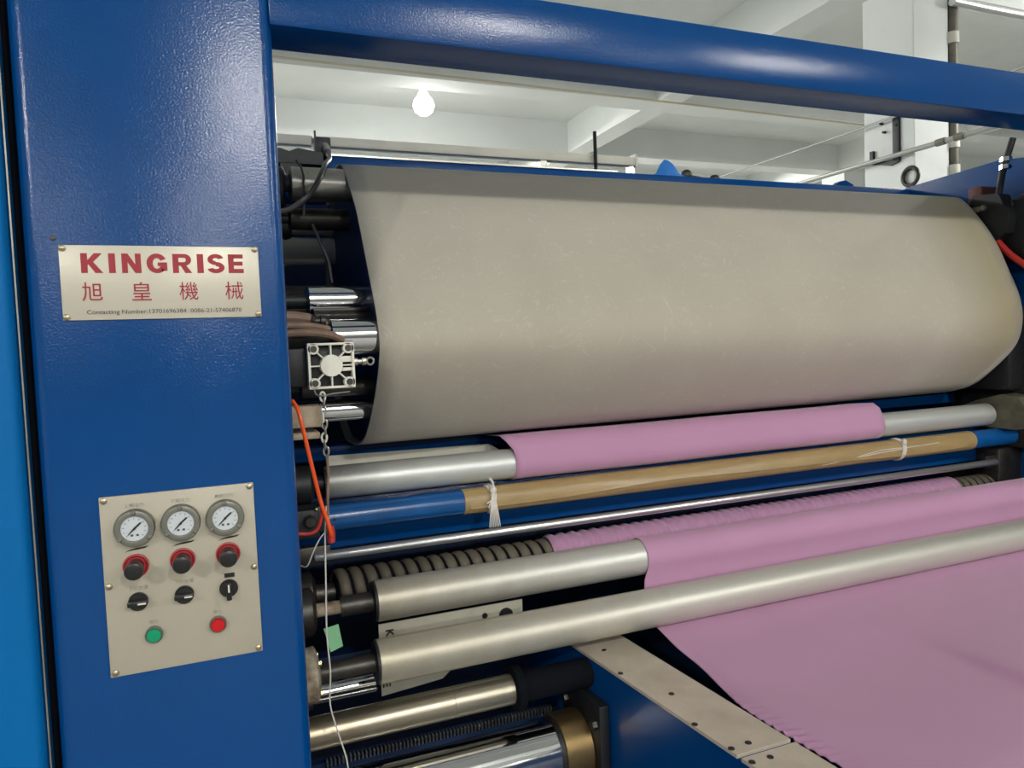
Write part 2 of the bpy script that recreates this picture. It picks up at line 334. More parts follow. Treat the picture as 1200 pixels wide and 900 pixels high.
# cover plates on the rail
scr = MB().lathe((0, 0, 0), [(0, 0.0055), (0.0015, 0.005), (0.0025, 0.003)], 'Z', 12).mesh('screw', DARKSTEEL)
for lab, y0, y1, sc in (('long worn steel cover plate on the blue rail beside the pink fabric', 0.40, -0.240, ((.726, .197), (.701, .087), (.741, -.028), (.714, -.136), (.721, -.222), (.756, -.22))),
                        ('short worn cover plate at the rail end past the gap', -0.250, -0.75, ((.725, -.266), (.759, -.267)))):
    t = thing('cover_plate', lab, 'cover plate', (0.75, (y0+y1)/2, 0.944))
    part('plate', MB().prism([(railx(y0, 1), y0), (railx(y1, 1), y1), (railx(y1, 0), y1), (railx(y0, 0), y0)], 0.944, 0.950, 'Z'), PLATE2, t, None)
    for x, y in sc: inst('screw', scr, t, (x, y, 0.950))

# neighbouring cabinet at the far left
t = thing('side_cabinet', 'brighter blue steel cabinet standing left of the machine column', 'cabinet', (-0.8, 0.2, 0))
part('body', MB().box(-1.4, -0.2465, -0.004, 0.5, 0, 2.75, 0.014, 4), BLUE2, t, 40)
part('gap_shade_fill', MB().box(-0.2470, -0.2300, 0.05, 0.3, 0, 2.7), SHADEBLACK, t)  # black box added for the shade inside the narrow gap
part('edge_strip', MB().box(-0.2442, -0.2422, 0.012, 0.016, 0, 2.05), STEEL, t)

# ------------------------------------------------------------------ nameplate
npl = thing('nameplate', 'cream nameplate with red company lettering screwed to the blue column', 'nameplate', (-0.061, 0, 1.658))
part('plate', MB().box(-0.1885, 0.0660, -0.003, 0.001, 1.658, 1.760, 0.001), PLATE, npl)
scy = MB().lathe((0, 0, 0), [(0, 0.0045), (-0.002, 0.0042), (-0.0032, 0.002)], 'Y', 12).mesh('screw', BRASS)
for x, z in ((-.1840, 1.7555), (.0612, 1.7565), (.0615, 1.6625), (-.1842, 1.6625)): inst('screw', scy, npl, (x, -0.003, z))
LET = {   # heavy block letters drawn in a unit cell: lists of polygons
 'K': [[(0,0),(.30,0),(.30,1),(0,1)], [(.30,.40),(.30,.64),(.62,1),(.98,1),(.56,.56),(1,0),(.64,0),(.34,.44)]],
 'I': [[(0,0),(1,0),(1,1),(0,1)]],
 'N': [[(0,0),(.30,0),(.30,1),(0,1)], [(.70,0),(1,0),(1,1),(.70,1)], [(.0,1),(.32,1),(1,0),(.68,0)]],
 'E': [[(0,0),(.36,0),(.36,1),(0,1)], [(.3,0),(1,0),(1,.22),(.3,.22)], [(.3,.40),(.94,.40),(.94,.61),(.3,.61)], [(.3,.79),(.98,.79),(.98,1),(.3,1)]],
 'R': [[(0,0),(.31,0),(.31,1),(0,1)], [(.40,.40),(.66,.46),(1,0),(.64,0)], [(.3,.80),(.3,1),(.62,1),(.62,.80)], [(.3,.38),(.3,.57),(.62,.57),(.62,.38)]],
 'G': [[(.54,.36),(1,.36),(1,.55),(.54,.55)], [(.72,.10),(1,.12),(1,.5),(.72,.5)]], 'S': []}
def band(cx, cy, ro, ri, a0, a1, n=22):
    A_ = [math.radians(a0+(a1-a0)*k/n) for k in range(n+1)]
    return [[(cx+ro[0]*math.cos(p), cy+ro[1]*math.sin(p)), (cx+ro[0]*math.cos(q), cy+ro[1]*math.sin(q)), (cx+ri[0]*math.cos(q), cy+ri[1]*math.sin(q)), (cx+ri[0]*math.cos(p), cy+ri[1]*math.sin(p))] for p, q in zip(A_, A_[1:])]
LET['R'] += band(.62, .69, (.36, .31), (.08, .11), -90, 90)
LET['G'] += band(.50, .50, (.50, .51), (.20, .28), 28, 330)
LET['S'] += band(.50, .72, (.46, .29), (.16, .08), 15, 270) + band(.50, .29, (.50, .30), (.18, .08), -165, 90)
for ch, a0, a1 in (('K', 175, 272), ('I', 298, 328), ('N', 357, 445), ('G', 470, 566), ('R', 592, 683), ('I', 709, 740), ('S', 757, 843), ('E', 862, 938)):
    xa, xb = [-.1627 + .001089*(v/4 + 50 - 94) for v in (a0, a1)]; m_ = MB()
    for k_, pg in enumerate(LET[ch]): m_.prism([(xa+(xb-xa)*u, 1.7222+.0268*v) for u, v in pg], -.0036 - .000004*(k_ % 3), -.0028, 'Y')
    part('heading_letter', m_, RED, npl, None)
for ch, x in zip('旭皇機械', (-0.1515, -0.0910, -0.0305, 0.0300)):
    text('character_lettering', ch, 0.030, RED, npl, (x, -0.0034, 1.6968), width=0.0245, height=0.0255)
text('contact_lettering', 'Contacting Number:13701696384  0086-21-57406870', 0.0066, INK, npl, (-0.0605, -0.0034, 1.6680), width=0.198, height=0.0076)

# ------------------------------------------------------------------ control panel
cp = thing('control_panel', 'cream control panel with three pressure gauges and knobs on the blue column', 'control panel', (-0.06, 0, 1.159))
part('plate', MB().box(-0.1615, 0.0405, -0.004, 0.001, 1.159, 1.4135, 0.0012), PLATE_DIM, cp)
for x, z in ((-.1555, 1.4080), (.0350, 1.4085), (-.1560, 1.2879), (.0350, 1.2878), (.0345, 1.1650), (-.1550, 1.1652)): inst('screw', scy, cp, (x, -0.004, z))
bez = MB().lathe((0, 0, 0), [(-0.004, 0.0262), (-0.014, 0.0262), (-0.0175, 0.0248), (-0.0185, 0.0205), (-0.018, 0.0180), (-0.015, 0.0172)], 'Y', 40).mesh('bezel', BEZEL)
dial = MB().lathe((0, 0, 0), [(-0.010, 0.0176), (-0.0152, 0.0174)], 'Y', 32).mesh('dial', DIAL)
gmb = MB()
for k in range(11):
    a = math.radians(225 - 27*k); c, s = math.cos(a), math.sin(a)
    gmb.prism([(c*0.0125 - s*0.0003, s*0.0125 + c*0.0003), (c*0.0150 - s*0.0003, s*0.0150 + c*0.0003), (c*0.0150 + s*0.0003, s*0.0150 - c*0.0003), (c*0.0125 + s*0.0003, s*0.0125 - c*0.0003)], -0.0156, -0.0152, 'Y')
for x in (-0.0035, 0.0035): gmb.box(x-0.0016, x+0.0016, -0.0156, -0.0152, -0.0106, -0.0078)
ticks = gmb.mesh('scale', GLASS)
needle = MB().prism([(-0.0088, -0.0078), (-0.0080, -0.0086), (0.0015, 0.0002), (0.0085, 0.0062), (0.0092, 0.0082), (0.0068, 0.0080), (-0.0006, 0.0014)], -0.0168, -0.0160, 'Y').lathe((0, 0, 0), [(-0.0152, 0.0018), (-0.0172, 0.0016)], 'Y', 12).mesh('needle', BLACKPL)
nut = MB().lathe((0, 0, 0), [(0, 0.0032), (-0.003, 0.0032), (-0.0042, 0.0018)], 'Y', 8).mesh('bezel_screw', STEEL)
for x, tx in ((-.1186, '上辊压力'), (-.0597, '下辊压力'), (-.0007, '刷辊压力')):
    g = inst('pressure_gauge', bez, cp, (x, 0, 1.3675)); g['label'] = 'round pressure gauge with grey bezel and white dial'
    for nm, me in (('dial', dial), ('scale', ticks), ('needle', needle)): inst(nm, me, g, (x, 0, 1.3675))
    for a in (90, 215, 325): inst('bezel_screw', nut, g, (x + 0.0228*math.cos(math.radians(a)), -0.0165, 1.3675 + 0.0228*math.sin(math.radians(a))))
    text('gauge_lettering', tx, 0.006, INKPALE, cp, (x, -0.0042, 1.3985), width=0.025)
sw = [(-0.0155, -0.0035), (-0.008, -0.0005), (0.0, 0.0012), (0.009, 0.0016), (0.0155, 0.0026), (0.0115, -0.0002), (0.003, -0.0014), (-0.005, -0.0019)]
swm = MB().prism(sw, -0.0044, -0.004, 'Y').mesh('arrow_mark', BLACKPL)
ringm = MB().lathe((0, 0, 0), [(-0.004, 0.0168), (-0.008, 0.0168), (-0.0085, 0.0150), (-0.0065, 0.0125)], 'Y', 32).mesh('red_ring', REDRING)
capm = MB().lathe((0, 0, 0), [(-0.004, 0.0105), (-0.024, 0.0108), (-0.026, 0.0118), (-0.036, 0.0125), (-0.039, 0.0115), (-0.040, 0.008)], 'Y', 28).mesh('regulator_knob', BLACKPL)
for x in (-.1206, -.0605, 0.0004):
    inst('arrow_mark', swm, cp, (x+0.002, 0, 1.3368))
    k = inst('regulator_knob', capm, cp, (x, 0, 1.3130)); k['label'] = 'black regulator knob in a red ring'
    inst('red_ring', ringm, k, (x, 0, 1.3130))
swb = MB().lathe((0, 0, 0), [(-0.004, 0.0128), (-0.009, 0.0128), (-0.0105, 0.0112)], 'Y', 32).mesh('selector_switch', BLACKPL)
lev = MB().box(-0.0128, 0.0118, -0.021, -0.010, -0.0036, 0.0036, 0.0015).mesh('lever', BLACKPL)
lev2 = MB().box(-0.0036, 0.0036, -0.021, -0.010, -0.0148, 0.0105, 0.0015).mesh('lever', BLACKPL)
mk = MB().box(0.0005, 0.0108, -0.0214, -0.0208, -0.0011, 0.0011).mesh('white_mark', WHITEPL)
mk2 = MB().box(-0.0011, 0.0011, -0.0214, -0.0208, -0.0025, 0.0085).mesh('white_mark', WHITEPL)
for i, x in enumerate((-.1206, -.0612, -.0016)):
    s = inst('selector_switch', swb, cp, (x, 0, 1.2622)); s['label'] = 'black rotary selector switch with white mark'
    inst('lever', lev2 if i == 2 else lev, s, (x, 0, 1.2622)); inst('white_mark', mk2 if i == 2 else mk, s, (x, 0, 1.2622))
for x, tx in ((-.1198, '上机放置'), (-.0603, '下机放置')): text('switch_lettering', tx, 0.006, INKPALE, cp, (x, -0.0042, 1.2810), width=0.025)
part('black_label', MB().box(-0.0066, 0.0074, -0.0044, -0.0035, 1.2772, 1.2838), BLACKPL, cp)
colm = MB().lathe((0, 0, 0), [(-0.004, 0.0118), (-0.010, 0.0118), (-0.012, 0.0105), (-0.011, 0.0094)], 'Y', 32).mesh('collar', GREYPL)
for x, z, m, tx, lab in ((-.1033, 1.2119, GREENBTN, '启动', 'round green push button'), (-.0190, 1.2115, REDBTN, '停止', 'round red push button')):
    b = part('push_button', MB().lathe((x, 0, z), [(-0.005, 0.0096), (-0.0125, 0.0096), (-0.0138, 0.0085), (-0.0142, 0.004)], 'Y', 28), m, cp, label=lab)
    inst('collar', colm, b, (x, 0, z)); text('button_lettering', tx, 0.006, INKPALE, cp, (x+0.0003, -0.0042, 1.2295), width=0.012)

# ------------------------------------------------------------------ drum
PL = [(.60, 2.028), (.529, 2.021), (.478, 1.996), (.372, 1.904), (.313, 1.826), (.262, 1.751), (.215, 1.682), (.190, 1.621), (.211, 1.569), (.279, 1.494), (.375, 1.425), (.46, 1.398), (.56, 1.389), (.66, 1.395)]
PR = [(.60, 2.028), (.503, 2.016), (.46, 1.985), (.40, 1.905), (.365, 1.845), (.331, 1.765), (.301, 1.688), (.292, 1.620), (.307, 1.554), (.351, 1.499), (.432, 1.430), (.50, 1.402), (.58, 1.389), (.66, 1.395)]
BACK = [(.78, 1.47), (.84, 1.60), (.85, 1.74), (.80, 1.90), (.70, 2.00)]
def sm(prof, n=5):
    return [(p.x, p.y) for p in spline([(a, b, 0) for a, b in prof], n)]
mb = MB(); rows = []
pl, pr_ = sm(PL + BACK + [PL[0]]), sm(PR + BACK + [PR[0]])
nX = 40
for i in range(nX+1):
    f = i/nX; rows.append([Vector((0.28 + 1.92*f, a[0]*(1-f) + b[0]*f, a[1]*(1-f) + b[1]*f)) for a, b in zip(pl[:-1], pr_[:-1])])
mb.rings(rows, cap=False)
drum = thing('drum', 'large drum of the napping machine with chrome worker rollers at its end', 'drum', (0.6, 0.52, 1.39))
felt = solo('felt_cover', mb, FELT, 'wide cream felt cover stretched over the big drum', 'felt cover', (0.28, 0.52, 1.39), smooth=50)
md = felt.modifiers.new('thickness', 'SOLIDIFY'); md.thickness = 0.004; md.offset = -1
def inset(prof, d):
    cx, cz = 0.52, 1.70; out = []
    for y, z in prof:
        L_ = math.hypot(y-cx, z-cz); k = (L_-d)/L_; out.append((cx + (y-cx)*k, cz + (z-cz)*k))
    return out
part('end_disc', MB().prism(inset(pl[:-1], 0.012), 0.295, 0.315, 'X'), NAVY, drum)
part('end_disc', MB().prism(inset(pr_[:-1], 0.012), 2.15, 2.17, 'X'), NAVY, drum)
part('shaft', MB().cyl((0.09, 0.52, 1.70), (2.37, 0.52, 1.70), 0.05, 24), DARKSTEEL, drum)
for y, z, r, x0, m, lab in ((.50, 1.966, .036, .165, STEEL, None), (.55, 1.900, .024, .165, DARKSTEEL, None), (.36, 1.705, .030, .172, CHROME, 'chrome worker roller'), (.345, 1.655, .026, .18, DARKSTEEL, None),
                       (.238, 1.628, .034, .195, CHROME, 'chrome worker roller'), (.375, 1.483, .022, .15, CHROME, 'chrome worker roller'), (.36, 1.53, .018, .15, DARKSTEEL, None),
                       (.78, 1.925, .022, .10, PALESHEET, None), (.78, 1.86, .034, .10, PALESHEET, None)):
    w_ = part('worker_roller', MB().lathe((0, y, z), [(x0, r*0.75), (x0+0.004, r), (0.296, r)], 'X', 28), m, drum, label=lab)
    part('journal', MB().cyl((0.09, y, z), (x0+0.002, y, z), r*0.5, 16), BLACK, w_)

# ------------------------------------------------------------------ rollers
def roller(name, label, y, z, r, x0, x1, m, shafts, cat='roller', end=BLACK, group=None):
    t = thing(name, label, cat, (x0, y, z), group)
    part('tube', MB().lathe((0, y, z), [(x0, r-0.002), (x0+0.0012, r), (x1-0.0012, r), (x1, r-0.002)], 'X', 56), m, t)
    part('end_cap', MB().lathe((0, y, z), [(x0-0.004, r*0.94), (x0+0.002, r*0.96)], 'X', 40), end, t)
    for a, b, rr, mm in shafts: part('shaft', MB().lathe((0, y, z), [(a, rr), (b, rr)], 'X', 24), mm, t)
    return t
A = roller('guide_roller', 'front satin aluminium guide roller lying lowest over the blue rail', .20, 1.020, .041, .247, 2.34, ALU_A, ((.10, .246, .017, DARKSTEEL), (2.338, 2.37, .017, DARKSTEEL)))
hb = part('bearing_housing', MB().lathe((0, .20, 1.020), [(.103, .046), (.134, .050), (.138, .044), (.142, .026)], 'X', 40), RUSTY, A, label='rust stained round bearing housing')
for a in (40, 130, 220, 310): part('bolt', MB().lathe((0, .20+.037*math.cos(math.radians(a)), 1.02+.037*math.sin(math.radians(a))), [(.130, .005), (.144, .005)], 'X', 6), BRASS, hb)
B = roller('guide_roller', 'second aluminium guide roller partly covered by the pink fabric', .293, 1.104, .0405, .2655, 2.34, ALU_B, ((.10, .262, .013, RUSTY), (.198, .264, .0195, DARKSTEEL), (2.338, 2.37, .016, DARKSTEEL)))
part('bearing_housing', MB().lathe((0, .293, 1.104), [(.103, .046), (.142, .046), (.150, .034)], 'X', 32), DARKSTEEL, B)
G = roller('guide_roller', 'rear grey guide roller just under the drum carrying a pink strip', .42, 1.3285, .0345, .198, 2.22, ALU_G, ((.10, .197, .016, BLACK), (2.219, 2.37, .015, DARKSTEEL)))
part('bearing_housing', MB().lathe((0, .42, 1.3285), [(.103, .040), (.165, .040), (.172, .03)], 'X', 32), BLACK, G)
gb = part('bearing_bracket', MB().prism([(.30, 1.345), (.33, 1.385), (.38, 1.392), (.46, 1.37), (.52, 1.345), (.52, 1.29), (.34, 1.285)], 2.235, 2.31, 'X'), OILED, G)
part('bracket_foot', MB().box(2.30, 2.37, .30, .60, 1.22, 1.50, 0.01), DARKSTEEL, gb)

# spiral spreader roller
S = thing('spiral_roller', 'dark grimy roller with raised spiral ribs behind the aluminium rollers', 'roller', (.21, .45, 1.085))
SY, SZ, SR = .45, 1.086, .042
part('tube', MB().lathe((0, SY, SZ), [(.21, .036), (.214, SR), (2.33, SR), (2.335, .036)], 'X', 40), SHADEBLACK, S)
part('shaft', MB().lathe((0, SY, SZ), [(.10, .02), (.212, .02)], 'X', 24), DARKSTEEL, S)
part('shaft', MB().lathe((0, SY, SZ), [(2.33, .02), (2.37, .02)], 'X', 24), DARKSTEEL, S)
part('bearing_housing', MB().lathe((0, SY, SZ), [(.10, .05), (.16, .05), (.168, .035)], 'X', 32), DARKSTEEL, S)
PITCH = 0.030
for sgn, xa, xb in ((1, .215, 1.27), (-1, 1.275, 2.33)):
    pth = []; n = int((xb-xa)/PITCH*22)
    for i in range(n+1):
        a = sgn*2*PI*i/22
        pth.append((xa+(xb-xa)*i/n, SY+(SR-.0005)*math.cos(a), SZ+(SR-.0005)*math.sin(a)))
    rr_ = []
    for x, y, z in pth:
        a = math.atan2(z-SZ, y-SY); rad = Vector((0, math.cos(a), math.sin(a)))
        rr_.append([Vector((x, SY, SZ)) + rad*(SR-.002) + Vector((.0128*math.cos(q), 0, 0)) + rad*(.0075*math.sin(q)) for q in [2*PI*k/10 for k in range(10)]])
    part('spiral_rib', MB().rings(rr_), ALU_S, S, 60)

t = thing('polished_rod', 'thin polished steel rod running in front of the blue cross beam', 'rod', (.165, .40, 1.18))
part('rod', MB().lathe((0, .40, 1.1795), [(.165, .008), (.168, .0098), (2.235, .0098), (2.238, .008)], 'X', 24), SATIN, t)
part('holder', MB().box(.10, .20, .405, .43, 1.16, 1.20, .003), DARKSTEEL, t); part('holder', MB().box(2.20, 2.37, .405, .43, 1.16, 1.20, .003), DARKSTEEL, t)

t = thing('blue_pipe', 'blue enamelled pipe wrapped in brown kraft paper tape along the machine', 'pipe', (.19, .40, 1.258))
pb = part('pipe', MB().lathe((0, .40, 1.2575), [(.190, .025), (.193, .0275), (2.37, .0275)], 'X', 40), BLUEPIPE, t)
part('paper_wrap', MB().lathe((0, .40, 1.2575), [(.489, .0277), (.4895, .0288), (2.1145, .0288), (2.115, .0277)], 'X', 40), KRAFT, t)
lp = []
for k in range(61):
    x = .50+.0262*k; w0 = .28+.20*math.sin(x*4.2)+.06*math.sin(x*11)
    lp.append([Vector((x, .40-r_*math.cos(a_), 1.2575-r_*math.sin(a_))) for a_, r_ in ((-.5, .0289), (w0-.5, .0292), (w0-.2, .0300), (w0, .0325), (w0, .0315), (w0-.2, .0291))])
part('loose_paper_edge', MB().rings(lp, closed_ring=False), KRAFT, t)
part('end_bracket', MB().box(.10, .195, .375, .43, 1.235, 1.29, .006), BLACK, t)
part('hole', MB().lathe((.207, 0, 1.259), [(.3745, .0035), (.3715, .0032)], 'Y', 10), BLACK, pb)

def knot(name, x, tail, label):
    t = thing(name, label, 'twine tie', (x, .37, 1.258))
    for k in (-.004, .001, .006):
        part('loop', MB().tube([(x+k+.002*math.sin(3*a), .40+.0305*math.cos(a), 1.2575+.0305*math.sin(a)) for a in [2*PI*j/24 for j in range(24)]], .0025, 6, closed=True), TWINE, t)
    part('knot', MB().sphere((x+.002, .372, 1.281), .008, (1, .8, 1.2), 10), TWINE, t)
    if tail:
        for j in range(7):
            dx = (j-3)*.0028
            part('strand', MB().tube(spline([(x, .372, 1.283), (x+dx*.5, .366, 1.262), (x-.001+dx, .362, 1.235), (x+.001+dx*1.5, .366, 1.200)]), .0022, 5, .0012), TWINE, t)
        for e in ((-.014, 1.245), (-.018, 1.255)): part('strand', MB().tube(spline([(x, .37, 1.275), (x-.006, .364, 1.262), (x+e[0], .362, e[1])]), .0018, 5), TWINE, t)
        part('strand', MB().tube(spline([(x, .372, 1.283), (x+.002, .372, 1.297), (x-.003, .378, 1.308)]), .003, 5), TWINE, t)
    else:
        for dz in (0, .003):
            part('strand', MB().tube(spline([(x, .371, 1.262+dz), (x-.09, .3705, 1.259+dz*2), (x-.22, .3722, 1.250), (x-.30, .376, 1.243)]), .0012, 5), TWINE, t)
        part('strand', MB().tube(spline([(x, .371, 1.264), (x+.08, .371, 1.266), (x+.14, .371, 1.268)]), .0012, 5), TWINE, t)
knot('twine_tie', .553, True, 'knotted white twine with hanging frayed tail on the kraft wrap')
knot('twine_tie', 1.81, False, 'thin white twine loop with long strands round the kraft wrap')

# polished bar and chrome roller at the bottom
t = thing('polished_bar', 'short grimy polished steel bar reaching from column to rail', 'bar', (.105, .205, .908))
part('bar', MB().lathe((0, .205, .9085), [(.10, .0295), (.388, .0295), (.3885, .0288), (.3905, .0288), (.391, .0295), (.52, .0295)], 'X', 44), ALU_P, t)
part('end_flange', MB().lathe((0, .205, .9085), [(.515, .036), (.518, .043), (.535, .043), (.540, .030), (.70, .030)], 'X', 40), SHADEBLACK, t)
t = thing('short_pin', 'short shiny pin below the shaft of the front guide roller', 'pin', (.10, .30, .936))
part('pin', MB().lathe((0, .30, .938), [(.10, .020), (.258, .020), (.261, .017)], 'X', 28), CHROME, t)
part('collar', MB().lathe((0, .30, .938), [(.10, .028), (.135, .028)], 'X', 28), DARKSTEEL, t)
t = thing('chrome_roller', 'large chrome roller in a bronze collar bearing on the blue rail', 'roller', (.10, .205, .765))
QY, QZ = .205, .762
part('tube', MB().lathe((0, QY, QZ), [(.10, .060), (.605, .060)], 'X', 64), CHROME, t)
part('collar', MB().lathe((0, QY, QZ), [(.603, .062), (.606, .0695), (.664, .0695), (.667, .067)], 'X', 64), BRONZE, t, label='bronze collar')
part('collar_seal', MB().lathe((0, QY, QZ), [(.598, .064), (.604, .0655)], 'X', 48), BLACK, t)
bpz = part('bearing_plate', MB().box(.667, .690, QY-.088, QY+.085, QZ-.10, QZ+.113, .004), BLACK, t)
for y in (-.07, .06):
    for z in (-.07, .07): part('bolt', MB().lathe((0, QY+y, QZ+z), [(.657, .010), (.668, .011)], 'X', 6), DARKSTEEL, bpz)
t = thing('toothed_bar', 'dark bar with a row of fine teeth behind the chrome roller', 'toothed bar', (.15, .32, .80))
part('bar', MB().box(.10, .68, .325, .35, .66, .783, .002), NAVY, t)
tm = MB().box(-.0018, .0018, -.010, .001, -.008, .006, .0005)
tooth = tm.mesh('tooth', STEEL)
for k in range(64): inst('tooth', tooth, t, (.16+.0078*k, .325, .786))

# ------------------------------------------------------------------ pink fabric
def arc(c, r, a0, a1, n):
    return [(c[0]+r*math.cos(math.radians(a0+(a1-a0)*k/n)), c[1]+r*math.sin(math.radians(a0+(a1-a0)*k/n))) for k in range(n+1)]
# web over the spiral roller, over the second roller, under the front roller and out across the table; angles: 0 = +Y (rear), 90 = up
path = [(.53, .98, .72), (.51, 1.04, .72)]
path += [(y, z, .715) for y, z in arc((SY, SZ), SR+.007, 0, 165, 18)]
path += [(.382, 1.098, .79), (.350, 1.118, .83)]
path += [(y, z, .875) for y, z in arc((.293, 1.104), .0425, 62, 200, 16)]
path += [(.262, 1.06, .87), (.249, 1.03, .86)]
path += [(y, z, .857) for y, z in arc((.20, 1.020), .043, 10, -72, 10)][2:]
tab = [(.13, .958, .860), (.05, .947, .864), (-.03, .937, .858), (-.10, .932, .852), (-.2, .930, .858), (-.3, .929, .872), (-.4, .929, .885), (-.55, .927, .90), (-.8, .92, .92)]
seg = spline([(p[0], p[1], p[2]) for p in [path[-1]] + tab], 14)
npth = len(path); path += [tuple(p) for p in seg[1:]]
nx = 420; rows = []
for pi, (y, z, xl) in enumerate(path):
    row = []; xr = 2.09 if pi < 21 else 2.16 if pi == 21 else 2.24 if pi == 22 else 2.30
    onS = 2 <= pi <= 20
    for i in range(nx+1):
        f = i/nx; x = xl + (xr-xl)*f; yy, zz = y, z
        if onS:
            a = math.atan2(z-SZ, y-SY); ph = (x/PITCH) - (a/(2*PI) if x < 1.27 else -a/(2*PI))
            d = .0062*(0.5+0.5*math.cos(2*PI*ph)) - .001
            yy += math.cos(a)*d; zz += math.sin(a)*d
        if pi >= npth:   # the flat stretch: soft waves, puckered selvedge, a folded layer
            g = max(0.0, min(1.0, (.16-y)/.2)); e = x-xl
            zz += g*(.004*math.sin(x*4.5+y*3) + .0025*math.sin(x*9-y*7))
            puck = math.exp(-(e/.028)**2)*math.exp(-((y+.20)/.10)**2)
            zz += puck*.0045*math.sin((y+e*.5)*2*PI/.021); 
            zz -= math.exp(-(e/.02)**2)*.006*g
            xf = 1.385 + .02*math.sin(y*6)
            k = 1/(1+math.exp(-(x-xf)/.009)); q_ = max(0, min(1, (.04-y)/.36)); zz += k*.020*q_*q_*(3-2*q_)
        row.append(Vector((x, yy, zz)))
    rows.append(row)
pf = solo('pink_fabric', MB().rings(rows, closed_ring=False), PINK, 'wide pink fabric web running over the rollers and spread towards the front', 'fabric', (.86, .3, .93), smooth=80)
md = pf.modifiers.new('thickness', 'SOLIDIFY'); md.thickness = .0012; md.offset = 0

path = [(.60, 1.31), (.55, 1.295), (.47, 1.292)] + arc((.42, 1.3285), .0363, -60, -196, 14) + [(.392, 1.362), (.404, 1.382), (.425, 1.394), (.46, 1.391), (.57, 1.382)]
rows = []
for y, z in path:
    row = []
    for i in range(61):
        f = i/60; x = .618 + 1.135*f
        row.append(Vector((x - .02*max(0, (z-1.36)/.03)*(1-f), y, z + .0006*math.sin(x*11))))
    rows.append(row)
uf = solo('pink_fabric', MB().rings(rows, closed_ring=False), PINK, 'narrow pink fabric strip passing between the drum and the rear grey roller', 'fabric', (.62, .42, 1.30), smooth=80)
md = uf.modifiers.new('thickness', 'SOLIDIFY'); md.thickness = .0012; md.offset = 0

# ------------------------------------------------------------------ sheets and small plates
solo('pale_sheet', MB().prism([(.215, 1.30), (.60, 1.30), (.655, 1.332), (.60, 1.366), (.22, 1.372)], .512, .516, 'Y'), PALESHEET, 'pale sheet tucked behind the rear grey roller under the drum', 'sheet', (.4, .514, 1.30))
kp = thing('letter_plate', 'white plate with black letters behind the front guide roller', 'plate', (.42, .302, .90))
part('plate', MB().prism([(.272, .905), (.40, .915), (.425, .935), (.585, .945), (.585, 1.052), (.272, 1.052)], .300, .303, 'Y'), SHADEDSHEET, kp)
text('letter', 'K', .022, BLACKPL, kp, (.294, .2995, 1.031), rot=-PI/2, offset=.0006); text('letter', 'E', .022, BLACKPL, kp, (.283, .2995, .927), rot=-PI/2, offset=.0006)
for x, z, r in ((.498, 1.031, .006), (.546, 1.024, .016)): part('hole_plug', MB().lathe((x, 0, z), [(.3005, r), (.298, r)], 'Y', 16), BLACK, kp)
solo('paper_tag', MB().prism([(.150, 1.112), (.176, 1.116), (.182, 1.075), (.160, 1.068)], .168, .1695, 'Y'), GREENTAG, 'small green paper tag above the rusty bearing housing', 'tag', (.165, .169, 1.068), smooth=None)

# ------------------------------------------------------------------ pneumatic cylinder with ribbed cream end
pc = thing('air_cylinder', 'square air cylinder with ribbed cream end cap beside the chrome roller', 'air cylinder', (.18, .15, 1.54))
X0, X1, Z0, Z1 = .1405, .2165, 1.541, 1.6175; cx, cz = (X0+X1)/2, (Z0+Z1)/2
part('body', MB().box(X0+.002, X1-.002, .118, .18, Z0+.002, Z1-.002, .004), BLACK, pc)
rim = MB(); tck = .004
rim.box(X0, X1, .10, .122, Z1-tck, Z1, .001).box(X0, X1, .10, .122, Z0, Z0+tck, .001).box(X0, X0+tck, .10, .122, Z0+tck, Z1-tck).box(X1-tck, X1, .10, .122, Z0+tck, Z1-tck)
ec = part('end_cap', rim, WHITEPL, pc)
part('hub', MB().lathe((cx, 0, cz), [(.122, .0185), (.101, .0185), (.1, .0178)], 'Y', 36), WHITEPL, ec)
for k in range(8):
    a = PI/4*k; c, s = math.cos(a), math.sin(a); L0, L1 = .017, (.036 if k % 2 == 0 else .041); h = .0011
    part('rib', MB().prism([(cx+c*L0-s*h, cz+s*L0+c*h), (cx+c*L1-s*h, cz+s*L1+c*h), (cx+c*L1+s*h, cz+s*L1-c*h), (cx+c*L0+s*h, cz+s*L0-c*h)], .102, .122, 'Y'), WHITEPL, ec)
for sx in (-1, 1):
    for sz in (-1, 1):
        part('bolt_boss', MB().lathe((cx+sx*.0285, 0, cz+sz*.0285), [(.122, .0088), (.1, .0088), (.1, .0062), (.1005, .006)], 'Y', 20), WHITEPL, ec)
        part('bolt', MB().lathe((cx+sx*.0285, 0, cz+sz*.0285), [(.11, .0058), (.0995, .0056)], 'Y', 12), DARKSTEEL, ec)
for z, w_ in ((.010, .005), (-.007, .003)): part('port', MB().box(cx+.015, X1-.003, .104, .122, cz+z-w_, cz+z+w_, .001), WHITEPL, ec)
fit = part('air_fitting', MB().lathe((0, .11, 1.584), [(X1-.002, .007), (X1+.006, .007), (X1+.007, .0045), (X1+.013, .0045), (X1+.014, .007), (X1+.021, .007), (X1+.022, .004)], 'X', 10), STEEL, pc)
part('eyelet', MB().tube([(X1+.028+.006*math.cos(a), .11, 1.584+.006*math.sin(a)) for a in [2*PI*k/16 for k in range(16)]], .002, 6, closed=True), STEEL, fit)
part('mounting_bracket', MB().box(.10, X0+.01, .13, .17, 1.545, 1.61, .003), BLACK, pc)
t = thing('cable_bundle', 'brown taped hose bundle lying over the air cylinder', 'hose bundle', (.15, .14, 1.62))
